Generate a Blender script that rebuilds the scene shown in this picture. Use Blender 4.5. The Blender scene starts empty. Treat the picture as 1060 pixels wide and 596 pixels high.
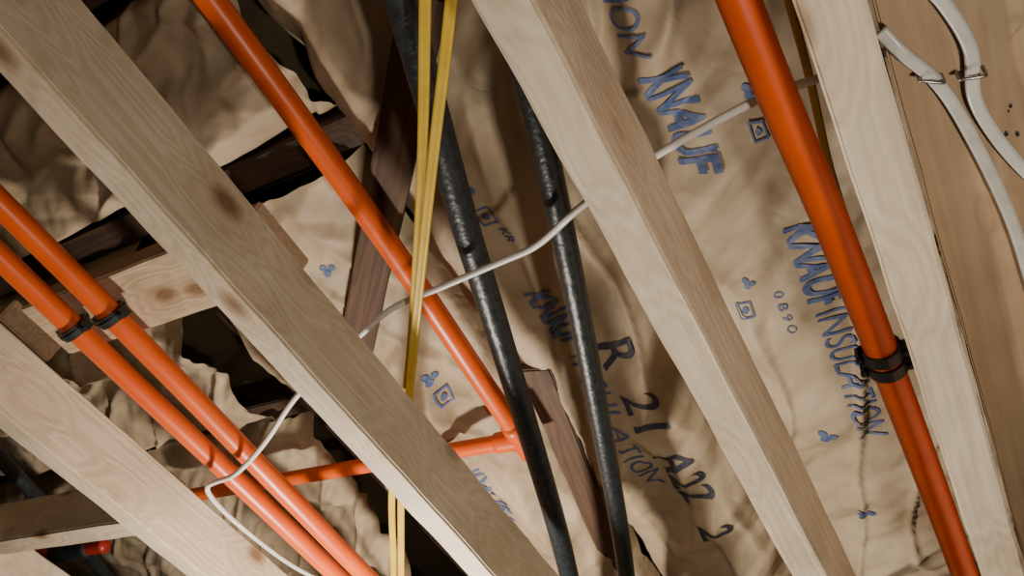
import bpy, bmesh, math, random
from mathutils import Vector, Matrix, noise
random.seed(4)
H0=1.70   # camera / eye height above the floor; all "h" are heights above the eye
COL=bpy.context.collection
def link(o): COL.objects.link(o); return o

# ---------------------------------------------------------------- materials
def newmat(name):
    m=bpy.data.materials.new(name); m.use_nodes=True
    nt=m.node_tree; b=nt.nodes["Principled BSDF"]
    return m,nt,b
def N(nt,t,**k):
    n=nt.nodes.new(t)
    for a,v in k.items(): setattr(n,a,v)
    return n
def ramp(nt,stops):
    r=N(nt,"ShaderNodeValToRGB"); e=r.color_ramp.elements
    while len(e)<len(stops): e.new(.5)
    for i,(p,c) in enumerate(stops):
        e[i].position=p; e[i].color=(*c,1)
    return r
def wood(name,c1,c2,knot=(.16,.08,.035),seed=0.0,ks=.14,rough=.6,grain=.42):
    m,nt,b=newmat(name); L=nt.links.new
    tc=N(nt,"ShaderNodeTexCoord"); mp=N(nt,"ShaderNodeMapping")
    mp.inputs["Location"].default_value=(seed,seed*1.7,seed*.6)
    L(tc.outputs["Object"],mp.inputs[0])
    # knots
    mk=N(nt,"ShaderNodeMapping"); mk.inputs["Scale"].default_value=(11,6.5,11); L(mp.outputs[0],mk.inputs[0])
    vo=N(nt,"ShaderNodeTexVoronoi"); vo.inputs["Scale"].default_value=1.0; L(mk.outputs[0],vo.inputs[0])
    kr=N(nt,"ShaderNodeMapRange"); kr.inputs[1].default_value=ks*.35; kr.inputs[2].default_value=ks; kr.inputs[3].default_value=.9; kr.inputs[4].default_value=0
    L(vo.outputs["Distance"],kr.inputs[0])
    halo=N(nt,"ShaderNodeMapRange"); halo.inputs[1].default_value=0; halo.inputs[2].default_value=ks*3.0; halo.inputs[3].default_value=1; halo.inputs[4].default_value=0
    L(vo.outputs["Distance"],halo.inputs[0])
    # grain
    mg=N(nt,"ShaderNodeMapping"); mg.inputs["Scale"].default_value=(26,1.3,26); L(mp.outputs[0],mg.inputs[0])
    n1=N(nt,"ShaderNodeTexNoise"); n1.inputs["Scale"].default_value=1.0; n1.inputs["Detail"].default_value=2; L(mg.outputs[0],n1.inputs[0])
    ad=N(nt,"ShaderNodeMath",operation='MULTIPLY_ADD'); L(halo.outputs[0],ad.inputs[0]); ad.inputs[1].default_value=.5; L(n1.outputs[0],ad.inputs[2])
    mu=N(nt,"ShaderNodeMath",operation='MULTIPLY'); L(ad.outputs[0],mu.inputs[0]); mu.inputs[1].default_value=52
    si=N(nt,"ShaderNodeMath",operation='SINE'); L(mu.outputs[0],si.inputs[0])
    s2=N(nt,"ShaderNodeMapRange"); s2.inputs[1].default_value=-1; s2.inputs[2].default_value=1; L(si.outputs[0],s2.inputs[0])
    mf=N(nt,"ShaderNodeMapping"); mf.inputs["Scale"].default_value=(300,9,300); L(mp.outputs[0],mf.inputs[0])
    n2=N(nt,"ShaderNodeTexNoise"); n2.inputs["Scale"].default_value=1; n2.inputs["Detail"].default_value=3; L(mf.outputs[0],n2.inputs[0])
    mx=N(nt,"ShaderNodeMath",operation='MULTIPLY_ADD'); L(s2.outputs[0],mx.inputs[0]); mx.inputs[1].default_value=grain
    m3=N(nt,"ShaderNodeMath",operation='MULTIPLY'); L(n2.outputs[0],m3.inputs[0]); m3.inputs[1].default_value=.97-grain; L(m3.outputs[0],mx.inputs[2])
    r=ramp(nt,[(.1,c1),(.85,c2)]); L(mx.outputs[0],r.inputs[0])
    # blotches
    nb=N(nt,"ShaderNodeTexNoise"); nb.inputs["Scale"].default_value=9; nb.inputs["Detail"].default_value=5; L(mp.outputs[0],nb.inputs[0])
    rb=ramp(nt,[(.3,(.78,.74,.69)),(.7,(1.06,1.03,1.0))]); L(nb.outputs[0],rb.inputs[0])
    mb=N(nt,"ShaderNodeMixRGB",blend_type='MULTIPLY'); mb.inputs[0].default_value=1; L(r.outputs[0],mb.inputs[1]); L(rb.outputs[0],mb.inputs[2])
    # warm halo round knots
    hm=N(nt,"ShaderNodeMath",operation='MULTIPLY'); L(halo.outputs[0],hm.inputs[0]); hm.inputs[1].default_value=.5
    mh=N(nt,"ShaderNodeMixRGB"); L(hm.outputs[0],mh.inputs[0]); L(mb.outputs[0],mh.inputs[1]); mh.inputs[2].default_value=(c1[0]*.85,c1[1]*.72,c1[2]*.6,1)
    mk2=N(nt,"ShaderNodeMixRGB"); L(kr.outputs[0],mk2.inputs[0]); L(mh.outputs[0],mk2.inputs[1]); mk2.inputs[2].default_value=(*knot,1)
    L(mk2.outputs[0],b.inputs["Base Color"]); b.inputs["Roughness"].default_value=rough
    bp=N(nt,"ShaderNodeBump"); bp.inputs["Strength"].default_value=.35; bp.inputs["Distance"].default_value=.002
    L(mx.outputs[0],bp.inputs["Height"]); L(bp.outputs[0],b.inputs["Normal"])
    return m
def plain(name,c,rough=.4,bump=0,scale=60,c2=None,metal=0,spec=.5):
    m,nt,b=newmat(name); L=nt.links.new
    tc=N(nt,"ShaderNodeTexCoord"); no=N(nt,"ShaderNodeTexNoise"); no.inputs["Scale"].default_value=scale; no.inputs["Detail"].default_value=4
    L(tc.outputs["Object"],no.inputs[0])
    c2=c2 or tuple(x*.8 for x in c)
    r=ramp(nt,[(.3,c2),(.65,c)]); L(no.outputs[0],r.inputs[0]); L(r.outputs[0],b.inputs["Base Color"])
    b.inputs["Roughness"].default_value=rough; b.inputs["Metallic"].default_value=metal
    b.inputs["Specular IOR Level"].default_value=spec
    if bump:
        bp=N(nt,"ShaderNodeBump"); bp.inputs["Strength"].default_value=bump; bp.inputs["Distance"].default_value=.002
        L(no.outputs[0],bp.inputs["Height"]); L(bp.outputs[0],b.inputs["Normal"])
    return m
def paper():
    m,nt,b=newmat("kraft_paper"); L=nt.links.new
    tc=N(nt,"ShaderNodeTexCoord")
    n1=N(nt,"ShaderNodeTexNoise"); n1.inputs["Scale"].default_value=6; n1.inputs["Detail"].default_value=8; L(tc.outputs["Object"],n1.inputs[0])
    r=ramp(nt,[(.3,(.30,.22,.135)),(.5,(.45,.35,.23)),(.7,(.57,.46,.32))]); L(n1.outputs[0],r.inputs[0])
    L(r.outputs[0],b.inputs["Base Color"]); b.inputs["Roughness"].default_value=.6; b.inputs["Specular IOR Level"].default_value=.35
    n2=N(nt,"ShaderNodeTexNoise"); n2.inputs["Scale"].default_value=13; n2.inputs["Detail"].default_value=2; n2.inputs["Distortion"].default_value=1.0; L(tc.outputs["Object"],n2.inputs[0])
    ab=N(nt,"ShaderNodeMath",operation='SUBTRACT'); L(n2.outputs[0],ab.inputs[0]); ab.inputs[1].default_value=.5
    a2=N(nt,"ShaderNodeMath",operation='ABSOLUTE'); L(ab.outputs[0],a2.inputs[0])
    bp=N(nt,"ShaderNodeBump"); bp.inputs["Strength"].default_value=.35; bp.inputs["Distance"].default_value=.010
    L(a2.outputs[0],bp.inputs["Height"]); L(bp.outputs[0],b.inputs["Normal"])
    return m
PAPER=paper()
BLUE=plain("blue_ink",(.055,.10,.27),.6,scale=140,c2=(.14,.17,.27))
BLACKINK=plain("black_ink",(.03,.03,.055),.6,scale=160,c2=(.07,.07,.09))
ORANGE=plain("orange_cpvc",(.80,.115,.010),.36,scale=14,c2=(.68,.088,.008))
RED=plain("red_fitting",(.40,.03,.02),.35,scale=30)
BLACK=plain("black_rubber",(.020,.026,.029),.40,.6,120,c2=(.010,.013,.015))
CLIP=plain("black_clip_plastic",(.02,.02,.02),.45,scale=40)
YEL=plain("yellow_cable_jacket",(.68,.46,.045),.38,scale=25,c2=(.56,.36,.03))
YPALE=plain("tan_cable_jacket",(.50,.30,.06),.45,scale=25)
WHITE=plain("white_cable_jacket",(.80,.76,.70),.4,scale=25,c2=(.70,.66,.60))
GREY=plain("grey_white_cable_jacket",(.58,.55,.49),.28,scale=40,c2=(.42,.39,.34))
STEEL=plain("steel_staple",(.35,.33,.31),.35,scale=80,metal=1)
DARKWOOD=wood("shade_darkened_wood",(.03,.017,.010),(.075,.042,.024),seed=3.1,rough=.75)  # dark wood, colour darkened further to deepen the shade overhead
RUST=wood("brown_old_wood",(.07,.038,.021),(.13,.073,.042),seed=7.7,rough=.7,ks=.08)
FIBER=plain("fibreglass_wool",(.10,.07,.035),.95,.8,50)  # wool browned darker so the gaps between batts look deeper in shade

# ---------------------------------------------------------------- builders
def obj_from_bm(bm,name,mat,smooth=False,parent=None):
    me=bpy.data.meshes.new(name); bm.to_mesh(me); bm.free()
    me.materials.append(mat)
    if smooth:
        for p in me.polygons: p.use_smooth=True
    o=link(bpy.data.objects.new(name,me))
    if parent: o.parent=parent
    return o
def lumber(name,w,hh,length,loc,rotz=0,mat=None,seed=0,parent=None,rotx=0,bev=.0025):
    """box w (x) * length (y) * hh (z); loc = centre of bottom face"""
    bm=bmesh.new(); bmesh.ops.create_cube(bm,size=1)
    for v in bm.verts: v.co=Vector((v.co.x*w,v.co.y*length,(v.co.z+.5)*hh))
    bmesh.ops.bevel(bm,geom=bm.edges[:],offset=bev,segments=2,affect='EDGES')
    n=int(length/.02)
    for i in range(1,n):
        y=-length/2+length*i/n
        bmesh.ops.bisect_plane(bm,geom=bm.verts[:]+bm.edges[:]+bm.faces[:],plane_co=(0,y,0),plane_no=(0,1,0))
    for v in bm.verts:
        p=Vector((v.co.x*20+seed*5,v.co.y*18,v.co.z*20))
        d=noise.noise_vector(p)*.0013
        v.co.x+=d.x; v.co.z+=d.z
        v.co.x+=.0015*math.sin(v.co.y*2.1+seed)
    o=obj_from_bm(bm,name,mat,parent=parent)
    o.matrix_world=Matrix.Translation((loc[0],loc[1],loc[2]+H0))@Matrix.Rotation(rotz,4,'Z')@Matrix.Rotation(rotx,4,'X')
    return o
def catmull(P,n=10):
    P=[Vector(p) for p in P]; P=[P[0]*2-P[1]]+P+[P[-1]*2-P[-2]]; out=[]
    for i in range(1,len(P)-2):
        a,b,c,d=P[i-1:i+3]
        for k in range(n):
            t=k/n
            out.append(.5*((2*b)+(c-a)*t+(2*a-5*b+4*c-d)*t*t+(3*b-a-3*c+d)*t**3))
    out.append(P[-2]); return out
def tube_bm(bm,pts,rx,ry=None,seg=20,up=Vector((0,0,1)),caps=True,n=10,groove=0,relax=0):
    ry=ry or rx
    C=catmull(pts,n) if len(pts)>1 else pts
    for _ in range(relax):
        C=[C[0]]+[(C[i-1]+C[i]*2+C[i+1])/4 for i in range(1,len(C)-1)]+[C[-1]]
    rings=[]
    for i,c in enumerate(C):
        t=(C[min(i+1,len(C)-1)]-C[max(i-1,0)]).normalized()
        s=t.cross(up)
        if s.length<1e-4: s=t.cross(Vector((1,0,0)))
        s.normalize(); u=s.cross(t)
        ring=[]
        for k in range(seg):
            a=2*math.pi*k/seg; ca,sa=math.cos(a),math.sin(a)
            if ry!=rx:   # superellipse for flat cable
                ca=math.copysign(abs(ca)**.6,ca); sa=math.copysign(abs(sa)**.6,sa)
                g=1-groove*math.exp(-(ca/.22)**2)
            else: g=1
            q=c+s*(rx*ca)+u*(ry*sa*g); ring.append(bm.verts.new((q.x,q.y,q.z+H0)))
        rings.append(ring)
    for a,b in zip(rings,rings[1:]):
        for k in range(seg): bm.faces.new((a[k],a[(k+1)%seg],b[(k+1)%seg],b[k]))
    if caps: bm.faces.new(rings[0][::-1]); bm.faces.new(rings[-1])
def tube(name,pts,rx,ry=None,mat=None,parent=None,**k):
    bm=bmesh.new(); tube_bm(bm,pts,rx,ry,**k)
    return obj_from_bm(bm,name,mat,True,parent)
def empty(name,loc):
    e=link(bpy.data.objects.new(name,None)); e.location=(loc[0],loc[1],loc[2]+H0); e.empty_display_size=.05
    return e
def keep(parent,*ch):
    bpy.context.view_layer.update()
    for c in ch:
        c.parent=parent; c.matrix_parent_inverse=parent.matrix_world.inverted()
def ring_shell(bm,c,axis,r0,r1,w,a0=0,a1=2*math.pi,seg=28):
    axis=Vector(axis).normalized(); s=axis.cross(Vector((0,0,1))).normalized(); u=s.cross(axis)
    full=abs(a1-a0-2*math.pi)<1e-4; rows=[]
    for k in range(seg+(0 if full else 1)):
        a=a0+(a1-a0)*k/seg; d=s*math.cos(a)+u*math.sin(a)
        row=[]
        for r,o in ((r0,-w/2),(r1,-w/2),(r1,w/2),(r0,w/2)):
            q=Vector(c)+d*r+axis*o; row.append(bm.verts.new((q.x,q.y,q.z+H0)))
        rows.append(row)
    m=len(rows)
    for k in range(m if full else m-1):
        a,b=rows[k],rows[(k+1)%m]
        for j in range(4): bm.faces.new((a[j],a[(j+1)%4],b[(j+1)%4],b[j]))
    if not full: bm.faces.new(rows[0]); bm.faces.new(rows[-1][::-1])
def box_bm(bm,c,sx,sy,sz,rot=0):
    r=bmesh.ops.create_cube(bm,size=1)
    M=Matrix.Translation((c[0],c[1],c[2]+H0))@Matrix.Rotation(rot,4,'Z')@Matrix.Diagonal((sx,sy,sz,1))
    bmesh.ops.transform(bm,matrix=M,verts=r['verts'])

# ---------------------------------------------------------------- joists (2x4s)
JH=.488
def pine(i,c1=(.62,.50,.35),c2=(.82,.72,.57)): return wood("pine_%d"%i,c1,c2,(.20,.10,.045),seed=i*2.37,grain=.32,ks=.18)
J={'A':-.591,'B':-.197,'C':-.018,'L':-1.081}
for i,(k,x) in enumerate(J.items()):
    lumber("ceiling_joist",.038,.089,3.4,(x,1.0,JH),mat=pine(i),seed=i)
lumber("ceiling_joist",.038,.089,3.4,(-1.62,1.0,JH),mat=pine(5),seed=5)
# wide header board next to the last joist
HEAD=lumber("header_board",.239,.038,3.4,(.1225,1.0,.505),mat=wood("header_pine",(.31,.20,.11),(.43,.305,.185),(.12,.06,.03),seed=21,ks=.08,grain=.3),seed=9,bev=.0015)  # board colour lowered to carry the dimness of grazing light
# blocking
lumber("blocking_board",.089,.038,.43,(-.836,.285,.602),rotz=math.pi/2,mat=pine(7,(.46,.33,.20),(.68,.54,.38)),seed=3)
lumber("blocking_board",.089,.038,.50,(-1.35,.285,.602),rotz=math.pi/2,mat=pine(8,(.46,.33,.20),(.68,.54,.38)),seed=6)
lumber("blocking_stud",.038,.089,.50,(-1.352,.60,.512),rotz=math.pi/2,mat=pine(9),seed=4)

# ---------------------------------------------------------------- older framing above
lumber("subfloor_beam",.05,.13,.95,(-.645,1.17,.79),rotz=.19,mat=RUST,seed=2)
lumber("diagonal_brace",.050,.02,.62,(-.60,.37,.765),rotz=math.atan2(.325,.332),mat=RUST,seed=8)
for y in (.272,-.02):
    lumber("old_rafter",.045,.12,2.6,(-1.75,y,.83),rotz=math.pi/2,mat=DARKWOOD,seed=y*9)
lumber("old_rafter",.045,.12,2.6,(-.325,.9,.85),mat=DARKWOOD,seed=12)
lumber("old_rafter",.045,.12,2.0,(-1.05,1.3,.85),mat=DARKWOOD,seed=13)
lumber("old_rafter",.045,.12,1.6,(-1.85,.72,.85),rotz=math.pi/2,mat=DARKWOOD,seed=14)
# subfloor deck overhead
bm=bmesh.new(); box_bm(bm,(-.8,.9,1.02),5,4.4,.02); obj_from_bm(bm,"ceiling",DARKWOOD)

# ---------------------------------------------------------------- insulation batts
def facet(u,v,s):
    """piecewise-planar random surface: sharp creases between flat facets"""
    a=u+v*.5774; b=v*1.1547
    i=math.floor(a); j=math.floor(b); fa=a-i; fb=b-j
    def r(x,y): return noise.cell(Vector((x+.5,y+.5,s+.5)))*2-1
    if fa+fb<1: return r(i,j)*(1-fa-fb)+r(i+1,j)*fa+r(i,j+1)*fb
    return r(i+1,j+1)*(fa+fb-1)+r(i,j+1)*(1-fa)+r(i+1,j)*(1-fb)
def crumple(x,y,s,diag):
    p=Vector((x,y,s))
    w=noise.noise_vector(p*3.5)*.03
    c,sn=math.cos(diag),math.sin(diag)
    X=x+w.x; Y=y+w.y
    u=X*c+Y*sn; v=-X*sn+Y*c
    z=.018*facet(u/.085,v/.18,s)+.0075*facet(u/.042+3,v/.085,s+20)+.0016*facet(X/.020,Y/.024+7,s+40)
    z+=.018*noise.noise(p*3.5)
    r2=abs(noise.noise(Vector((u*11,v*3.2,s+4))))
    z+=-.022*(.12-min(r2,.12))/.12*.6
    return z
def batt(x0,x1,y0,y1,h,dirY,s,puff=.025,step=.0042,diag=.35,amp=1):
    def f(x,y):
        t=((x-x0)/(x1-x0)) if dirY else ((y-y0)/(y1-y0))
        t=min(max(t,0),1); e=abs(2*t-1)
        return h+puff*(e**4)*1.6+ (.03*max(0,(e-.93)/.07)) + amp*crumple(x,y,s,diag)
    nx=int((x1-x0)/step); ny=int((y1-y0)/step)
    vs=[];fs=[]
    for j in range(ny+1):
        for i in range(nx+1):
            x=x0+(x1-x0)*i/nx; y=y0+(y1-y0)*j/ny
            wob=.006*noise.noise(Vector((x*7,y*7,s+9)))
            vs.append((x+(0 if not dirY else wob),y+(wob if not dirY else 0),f(x,y)+H0))
    for j in range(ny):
        for i in range(nx):
            a=j*(nx+1)+i; fs.append((a,a+nx+1,a+nx+2,a+1))
    me=bpy.data.meshes.new("insulation_batt"); me.from_pydata(vs,[],fs); me.materials.append(PAPER)
    for p in me.polygons: p.use_smooth=True
    root=empty("insulation_batt",((x0+x1)/2,(y0+y1)/2,h+.05))
    o=link(bpy.data.objects.new("kraft_facing",me))
    bm=bmesh.new(); box_bm(bm,((x0+x1)/2,(y0+y1)/2,h+.13),x1-x0-.02,y1-y0-.02,.08)
    bmesh.ops.bevel(bm,geom=bm.edges[:],offset=.015,segments=3,affect='EDGES')
    g=obj_from_bm(bm,"fibre_body",FIBER,True)
    keep(root,o,g)
    return dict(f=f,root=root)
def stamp(b,body,x,y,length,height,rot=0,mat=None,bold=.012,shape=None):
    """print on the paper: reads along +Y, letter tops toward +X (seen from below)"""
    mat=mat or BLUE
    if shape is None:
        cu=bpy.data.curves.new("t",'FONT'); cu.body=body; cu.size=1; cu.offset=bold
        to=bpy.data.objects.new("t",cu); COL.objects.link(to); bpy.context.view_layer.update()
        me=bpy.data.meshes.new_from_object(to.evaluated_get(bpy.context.evaluated_depsgraph_get()))
        bm=bmesh.new(); bm.from_mesh(me); bpy.data.objects.remove(to); bpy.data.meshes.remove(me)
    else:
        bm=bmesh.new()
        for poly in shape: bm.faces.new([bm.verts.new((a,c,0)) for a,c in poly])
    xs=[v.co.x for v in bm.verts]; ys=[v.co.y for v in bm.verts]
    ax,bx,ay,by=min(xs),max(xs),min(ys),max(ys)
    sx=length/(bx-ax); sy=height/(by-ay)
    c,s=math.cos(rot),math.sin(rot)
    for v in bm.verts:
        lx=(v.co.x-ax)*sx; ly=(v.co.y-ay)*sy
        v.co=Vector((x+ly*c+lx*s,y+lx*c-ly*s,0))
    bmesh.ops.triangulate(bm,faces=bm.faces[:])
    for it in range(7):
        es=[e for e in bm.edges if e.calc_length()>.0042]
        if not es: break
        bmesh.ops.subdivide_edges(bm,edges=es,cuts=1); bmesh.ops.triangulate(bm,faces=bm.faces[:])
    for v in bm.verts:
        X,Y=v.co.x,v.co.y
        v.co.z=min(b['f'](X,Y),b['f'](X+.0022,Y),b['f'](X-.0022,Y),b['f'](X,Y+.0022),b['f'](X,Y-.0022))-.0010+H0
    o=obj_from_bm(bm,"printed_lettering",mat,True); keep(b['root'],o)
def circ(cx,cy,r,n=16): return [(cx+r*math.cos(2*math.pi*i/n),cy+r*math.sin(2*math.pi*i/n)) for i in range(n)]
LOGO=[circ(.25,.3,.24),circ(.75,.3,.24),circ(.5,.75,.24),[(.46,.3),(.54,.3),(.54,.75),(.46,.75)]]
def frame(w=.12): return [[(0,0),(1,0),(1,w),(0,w)],[(0,1-w),(1,1-w),(1,1),(0,1)],[(0,w),(w,w),(w,1-w),(0,1-w)],[(1-w,w),(1,w),(1,1-w),(1-w,1-w)],circ(.5,.5,.2)]

b1=batt(-.30,.26,-.1,1.75,.80,True,1.0,diag=.25,amp=.66)
b2=batt(-.60,-.335,-.1,1.75,.80,True,2.0,diag=.2,amp=.5)
b3=batt(-1.03,-.615,.30,1.75,.81,True,3.0,diag=-.5,amp=.7)
b4=batt(-2.5,-1.07,.30,.70,.81,False,4.0,diag=1.0,amp=1.1)
b5=batt(-2.0,-.60,.02,.24,.80,False,5.0,diag=1.1,amp=1.1)
b6=batt(-2.0,-.60,-.40,-.065,.80,False,6.0,diag=1.2,amp=1.1)
b7=batt(-2.6,-1.07,.745,1.6,.82,False,7.0,diag=.6,amp=1.0)
K="KNAUF"; I="INSULATION"
# bay between B and C
stamp(b1,K,-.225,.325,.130,.050,bold=.035); stamp(b1,I,-.228,.10,.20,.034,bold=-.003)
stamp(b1,K,-.148,.575,.122,.046,-.02,bold=.035); stamp(b1,I,-.148,.712,.24,.038,-.02,bold=.0)
stamp(b1,"",-.215,.63,.016,.016,shape=LOGO); stamp(b1,"",-.235,.665,.024,.02,shape=frame()); stamp(b1,"0 B 9 O",-.185,.66,.07,.012,bold=0)
stamp(b1,"",-.13,.37,.02,.018,shape=LOGO); stamp(b1,"",-.135,.41,.024,.016,shape=frame())
stamp(b1,"",-.205,.93,.026,.026,shape=LOGO); stamp(b1,"",-.20,1.13,.026,.026,shape=LOGO)
# centre batt
stamp(b2,K,-.490,.555,.125,.042,bold=.03); stamp(b2,I,-.495,.70,.30,.034,bold=-.004)
stamp(b2,"R  21  A22  2",-.450,.69,.46,.056,0,BLACKINK,.010)
stamp(b2,"",-.485,.37,.024,.022,shape=LOGO); stamp(b2,"",-.485,.41,.03,.024,shape=frame()); stamp(b2,"KR",-.47,.45,.025,.016)
# left batts
stamp(b3,K,-.815,.90,.13,.045,bold=.02); stamp(b3,I,-.815,1.05,.26,.036,bold=-.006)
stamp(b3,"",-.735,.66,.026,.022,shape=LOGO); stamp(b3,"",-.735,.70,.03,.022,shape=frame())
stamp(b3,"",-.76,.42,.022,.022,shape=LOGO); stamp(b3,"",-.69,.42,.022,.022,shape=frame()); stamp(b3,"HR",-.79,.36,.03,.016)
stamp(b4,I,-1.75,.45,.20,.05,bold=0)
stamp(b7,I,-1.6,.95,.24,.05,bold=0)

# ---------------------------------------------------------------- orange sprinkler pipes
R1=.0148
def pipe(pts,r=R1,mat=ORANGE,name="orange_pipe",**k): return tube(name,pts,r,mat=mat,**k)
pA=pipe([(-.872,-.35,.583),(-.885,.25,.583),(-.905,.65,.583),(-.920,1.0,.583),(-.93,1.9,.583)])
pB=pipe([(-.945,-.35,.583),(-.962,.25,.583),(-.969,.65,.583),(-.976,1.0,.583),(-.985,1.9,.583)])
# run into a tee with the cross pipe
root=empty("orange_pipe",(-.60,.4,.74))
a=tube("long_run",[(-.594,-.4,.74),(-.592,.3,.74),(-.612,.80,.74)],R1+.001,mat=ORANGE)
b=tube("cross_run",[(-1.40,.792,.74),(-1.0,.792,.74),(-.615,.792,.74)],R1*.9,mat=ORANGE)
bm=bmesh.new(); tube_bm(bm,[(-.609,.755,.74),(-.6105,.79,.74),(-.612,.825,.74)],R1+.004,n=3); tube_bm(bm,[(-.655,.792,.74),(-.635,.792,.74),(-.612,.792,.74)],R1+.002,n=3)
c=obj_from_bm(bm,"tee_fitting",ORANGE,True); keep(root,a,b,c)
pC=pipe([(-.087,-.4,.583),(-.0775,.2,.583),(-.068,.45,.583),(-.0620,.75,.583),(-.0590,1.1,.583),(-.0575,1.9,.583)],r=.0152)
# short cross pipe far left with coupling
root=empty("orange_pipe",(-1.9,.80,.65))
a=tube("run",[(-2.4,.80,.65),(-2.0,.80,.65),(-1.74,.80,.65)],.0135,mat=ORANGE)
b=tube("valve_body",[(-1.75,.80,.65),(-1.69,.80,.65),(-1.63,.80,.65)],.020,mat=BLACK)
c=tube("coupling",[(-1.64,.80,.65),(-1.61,.80,.65),(-1.58,.80,.65)],.014,mat=RED)
keep(root,a,b,c)

# clamps
def clip(x,y,h,r,n=1,name="pipe_clamp",w=.013,gap=.021,ear=.013,th=.0050,rib=True):
    bm=bmesh.new()
    for i in range(n):
        yy=y+(i-(n-1)/2)*gap
        ring_shell(bm,(x,yy,h),(0,1,0),r+.0003,r+th,w)
        if rib: ring_shell(bm,(x,yy,h),(0,1,0),r+.004,r+.0066,w*.35)
        for s in (-1,1):
            box_bm(bm,(x+s*(r+.003+ear/3),yy,h-.001),ear,w,.010)
            bmesh.ops.create_cone(bm,cap_ends=True,segments=12,radius1=.003,radius2=.003,depth=.004,matrix=Matrix.Translation((x+s*(r+.004+ear/3),yy,h-.0075+H0)))
    if n>1: box_bm(bm,(x-r-.003,y,h),.004,w+gap,.012)
    return obj_from_bm(bm,name,CLIP)
clip(-.8865,.284,.583,R1); clip(-.9625,.284,.583,R1)
clip(-.0645,.598,.583,.0152,2,w=.013,gap=.0185,ear=.006,th=.0034,rib=False)

# ---------------------------------------------------------------- black hoses
def P(rx,ry,h): return (rx*h,ry*h,h)
h=.66
tube("black_hose",[P(-.44,-.15,h),P(-.529,.172,h),P(-.583,.342,h),P(-.648,.540,h),P(-.696,.708,h),P(-.766,.941,h),P(-.855,1.239,h),P(-.970,1.60,h),P(-1.2,2.2,h)],.0158,mat=BLACK,n=14,relax=60)
tube("black_hose",[P(-.34,.0,h+.02),P(-.40,.24,h+.01),P(-.438,.400,h),P(-.484,.560,h),P(-.556,.797,h),P(-.655,1.109,h),P(-.816,1.603,h),P(-1.05,2.2,h)],.0135,mat=BLACK,n=14,relax=60)
tube("black_hose",[(-1.50,.30,.665),(-1.56,.46,.665),(-1.62,.62,.665),(-1.70,.75,.69),(-1.80,.95,.69),(-1.95,1.4,.69)],.0135,mat=BLACK,n=14,relax=10)

# ---------------------------------------------------------------- yellow flat cables
yh=.605
def flat(name,pts,w,t,mat,groove=.35,relax=30): return tube(name,pts,w,t,mat=mat,groove=groove,seg=24,n=12,relax=relax)
flat("yellow_electrical_cable",[P(-.30,-.10,yh),P(-.40,.05,yh),P(-.504,.203,yh),P(-.59,.33,yh),P(-.686,.467,yh),P(-.86,.701,yh),P(-.985,.862,yh),P(-1.12,1.02,yh),P(-1.265,1.20,yh),P(-1.48,1.521,yh),P(-1.9,2.1,yh)],.0052,.0026,YEL)
yh=.597
flat("yellow_electrical_cable",[P(-.25,-.06,yh),P(-.36,.08,yh),P(-.470,.218,yh),P(-.535,.30,yh),P(-.60,.380,yh),P(-.760,.582,yh),P(-.955,.833,yh),P(-1.09,1.01,yh),P(-1.235,1.20,yh),P(-1.44,1.50,yh),P(-1.86,2.1,yh)],.0052,.0026,YEL)
flat("tan_electrical_cable",[(-.04,-.2,.63),P(-.078,.392,.637),P(-.089,.558,.637),P(-.0985,.70,.637),(-.06,.7,.65),(-.05,1.2,.66)],.0035,.0025,YPALE,0)

# ---------------------------------------------------------------- white cable
tube("white_electrical_cable",[(-1.06,1.25,.612),P(-1.74,1.58,.605),P(-1.785,1.44,.60),P(-1.805,1.349,.588),P(-1.815,1.18,.565),P(-1.79,1.06,.553),P(-1.72,1.035,.549),P(-1.637,1.020,.551),P(-1.45,.93,.57),P(-1.253,.815,.60),P(-.987,.704,.615),P(-.88,.665,.622),P(-.780,.654,.624),P(-.627,.636,.626),P(-.55,.625,.622),P(-.443,.577,.61),P(-.308,.537,.615),P(-.145,.505,.612),(-.04,.31,.612),(.1,.30,.612)],.0037,mat=WHITE,seg=14,n=10,relax=8)
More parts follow.
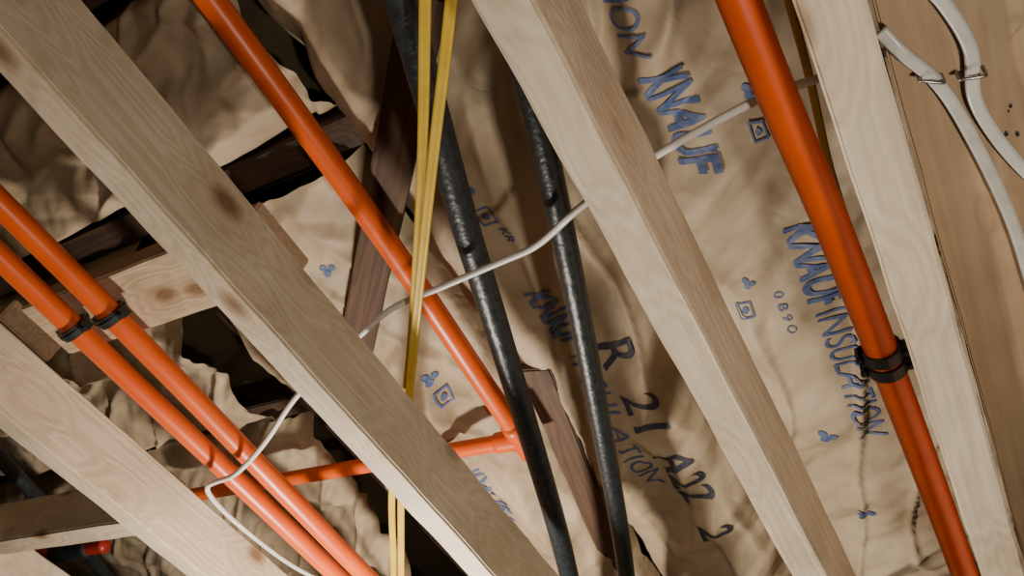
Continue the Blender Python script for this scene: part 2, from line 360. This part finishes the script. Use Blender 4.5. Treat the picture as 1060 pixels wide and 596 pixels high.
# grey-white cables stapled to the header board
flat("white_electrical_cable",[(.004,.236,.499),P(.025,.512,.496),P(.053,.565,.4990),P(.073,.639,.4990),P(.097,.775,.4990),P(.108,.90,.4990),P(.12,1.2,.4990),(.065,.9,.4990)],.0041,.0037,GREY,.1,4)
flat("white_electrical_cable",[(.01,.10,.4990),P(.05,.40,.4990),P(.077,.463,.4990),P(.095,.535,.4990),P(.088,.600,.4990),P(.102,.665,.4990),P(.126,.729,.4990),P(.16,.80,.4990),(.12,.50,.4990)],.0041,.0037,GREY,.1,4)
st=[]
for (x,y,rz) in ((.0235,.277,.5),(.0450,.283,.2)):
    pts=[(-.0072,.0155),(-.0072,.003),(-.0055,.000),(.0055,.000),(.0072,.003),(.0072,.0155)]
    P3=[(x+a*math.cos(rz),y+a*math.sin(rz),.4925+c) for a,c in pts]
    st.append(tube("cable_staple",P3,.0011,mat=STEEL,seg=8,n=5,up=Vector((0,1,.1))))
# splinters / nail holes on the header board
bm=bmesh.new()
for i in range(9):
    x=.045+random.random()*.02; y=.315+random.random()*.03
    bmesh.ops.create_icosphere(bm,subdivisions=1,radius=.0008+random.random()*.0009,matrix=Matrix.Translation((x,y,.505+H0))@Matrix.Diagonal((1,1.8,.4,1)))
st.append(obj_from_bm(bm,"nail_holes",CLIP))
keep(HEAD,*st)

# ---------------------------------------------------------------- lights
def plight(name,loc,W,r,c):
    l=bpy.data.lights.new(name,'POINT'); l.energy=W; l.shadow_soft_size=r; l.color=c
    o=link(bpy.data.objects.new(name,l)); o.location=(loc[0],loc[1],loc[2]+H0)
plight("work_lamp",(-.78,.93,.13),32,.035,(1,.90,.77))
plight("right_fill_light",(.22,.24,-.18),15,.03,(1,.91,.78))  # fill light added to the right to brighten the joists' right sides
w=bpy.data.worlds.new("w"); bpy.context.scene.world=w; w.use_nodes=True
w.node_tree.nodes["Background"].inputs[0].default_value=(1,.80,.60,1); w.node_tree.nodes["Background"].inputs[1].default_value=.015

# ---------------------------------------------------------------- camera
R=Vector((.8533,.4742,.2169)).normalized(); F=Vector((-.4654,.5050,.7269)); F=(F-R*F.dot(R)).normalized(); D=F.cross(R)
cd=bpy.data.cameras.new("camera"); cd.sensor_width=36; cd.lens=820/1060*36; cd.clip_start=.01
co=link(bpy.data.objects.new("camera",cd))
M=Matrix((R,-D,-F)).transposed().to_4x4(); M.translation=(0,0,H0); co.matrix_world=M
bpy.context.scene.camera=co
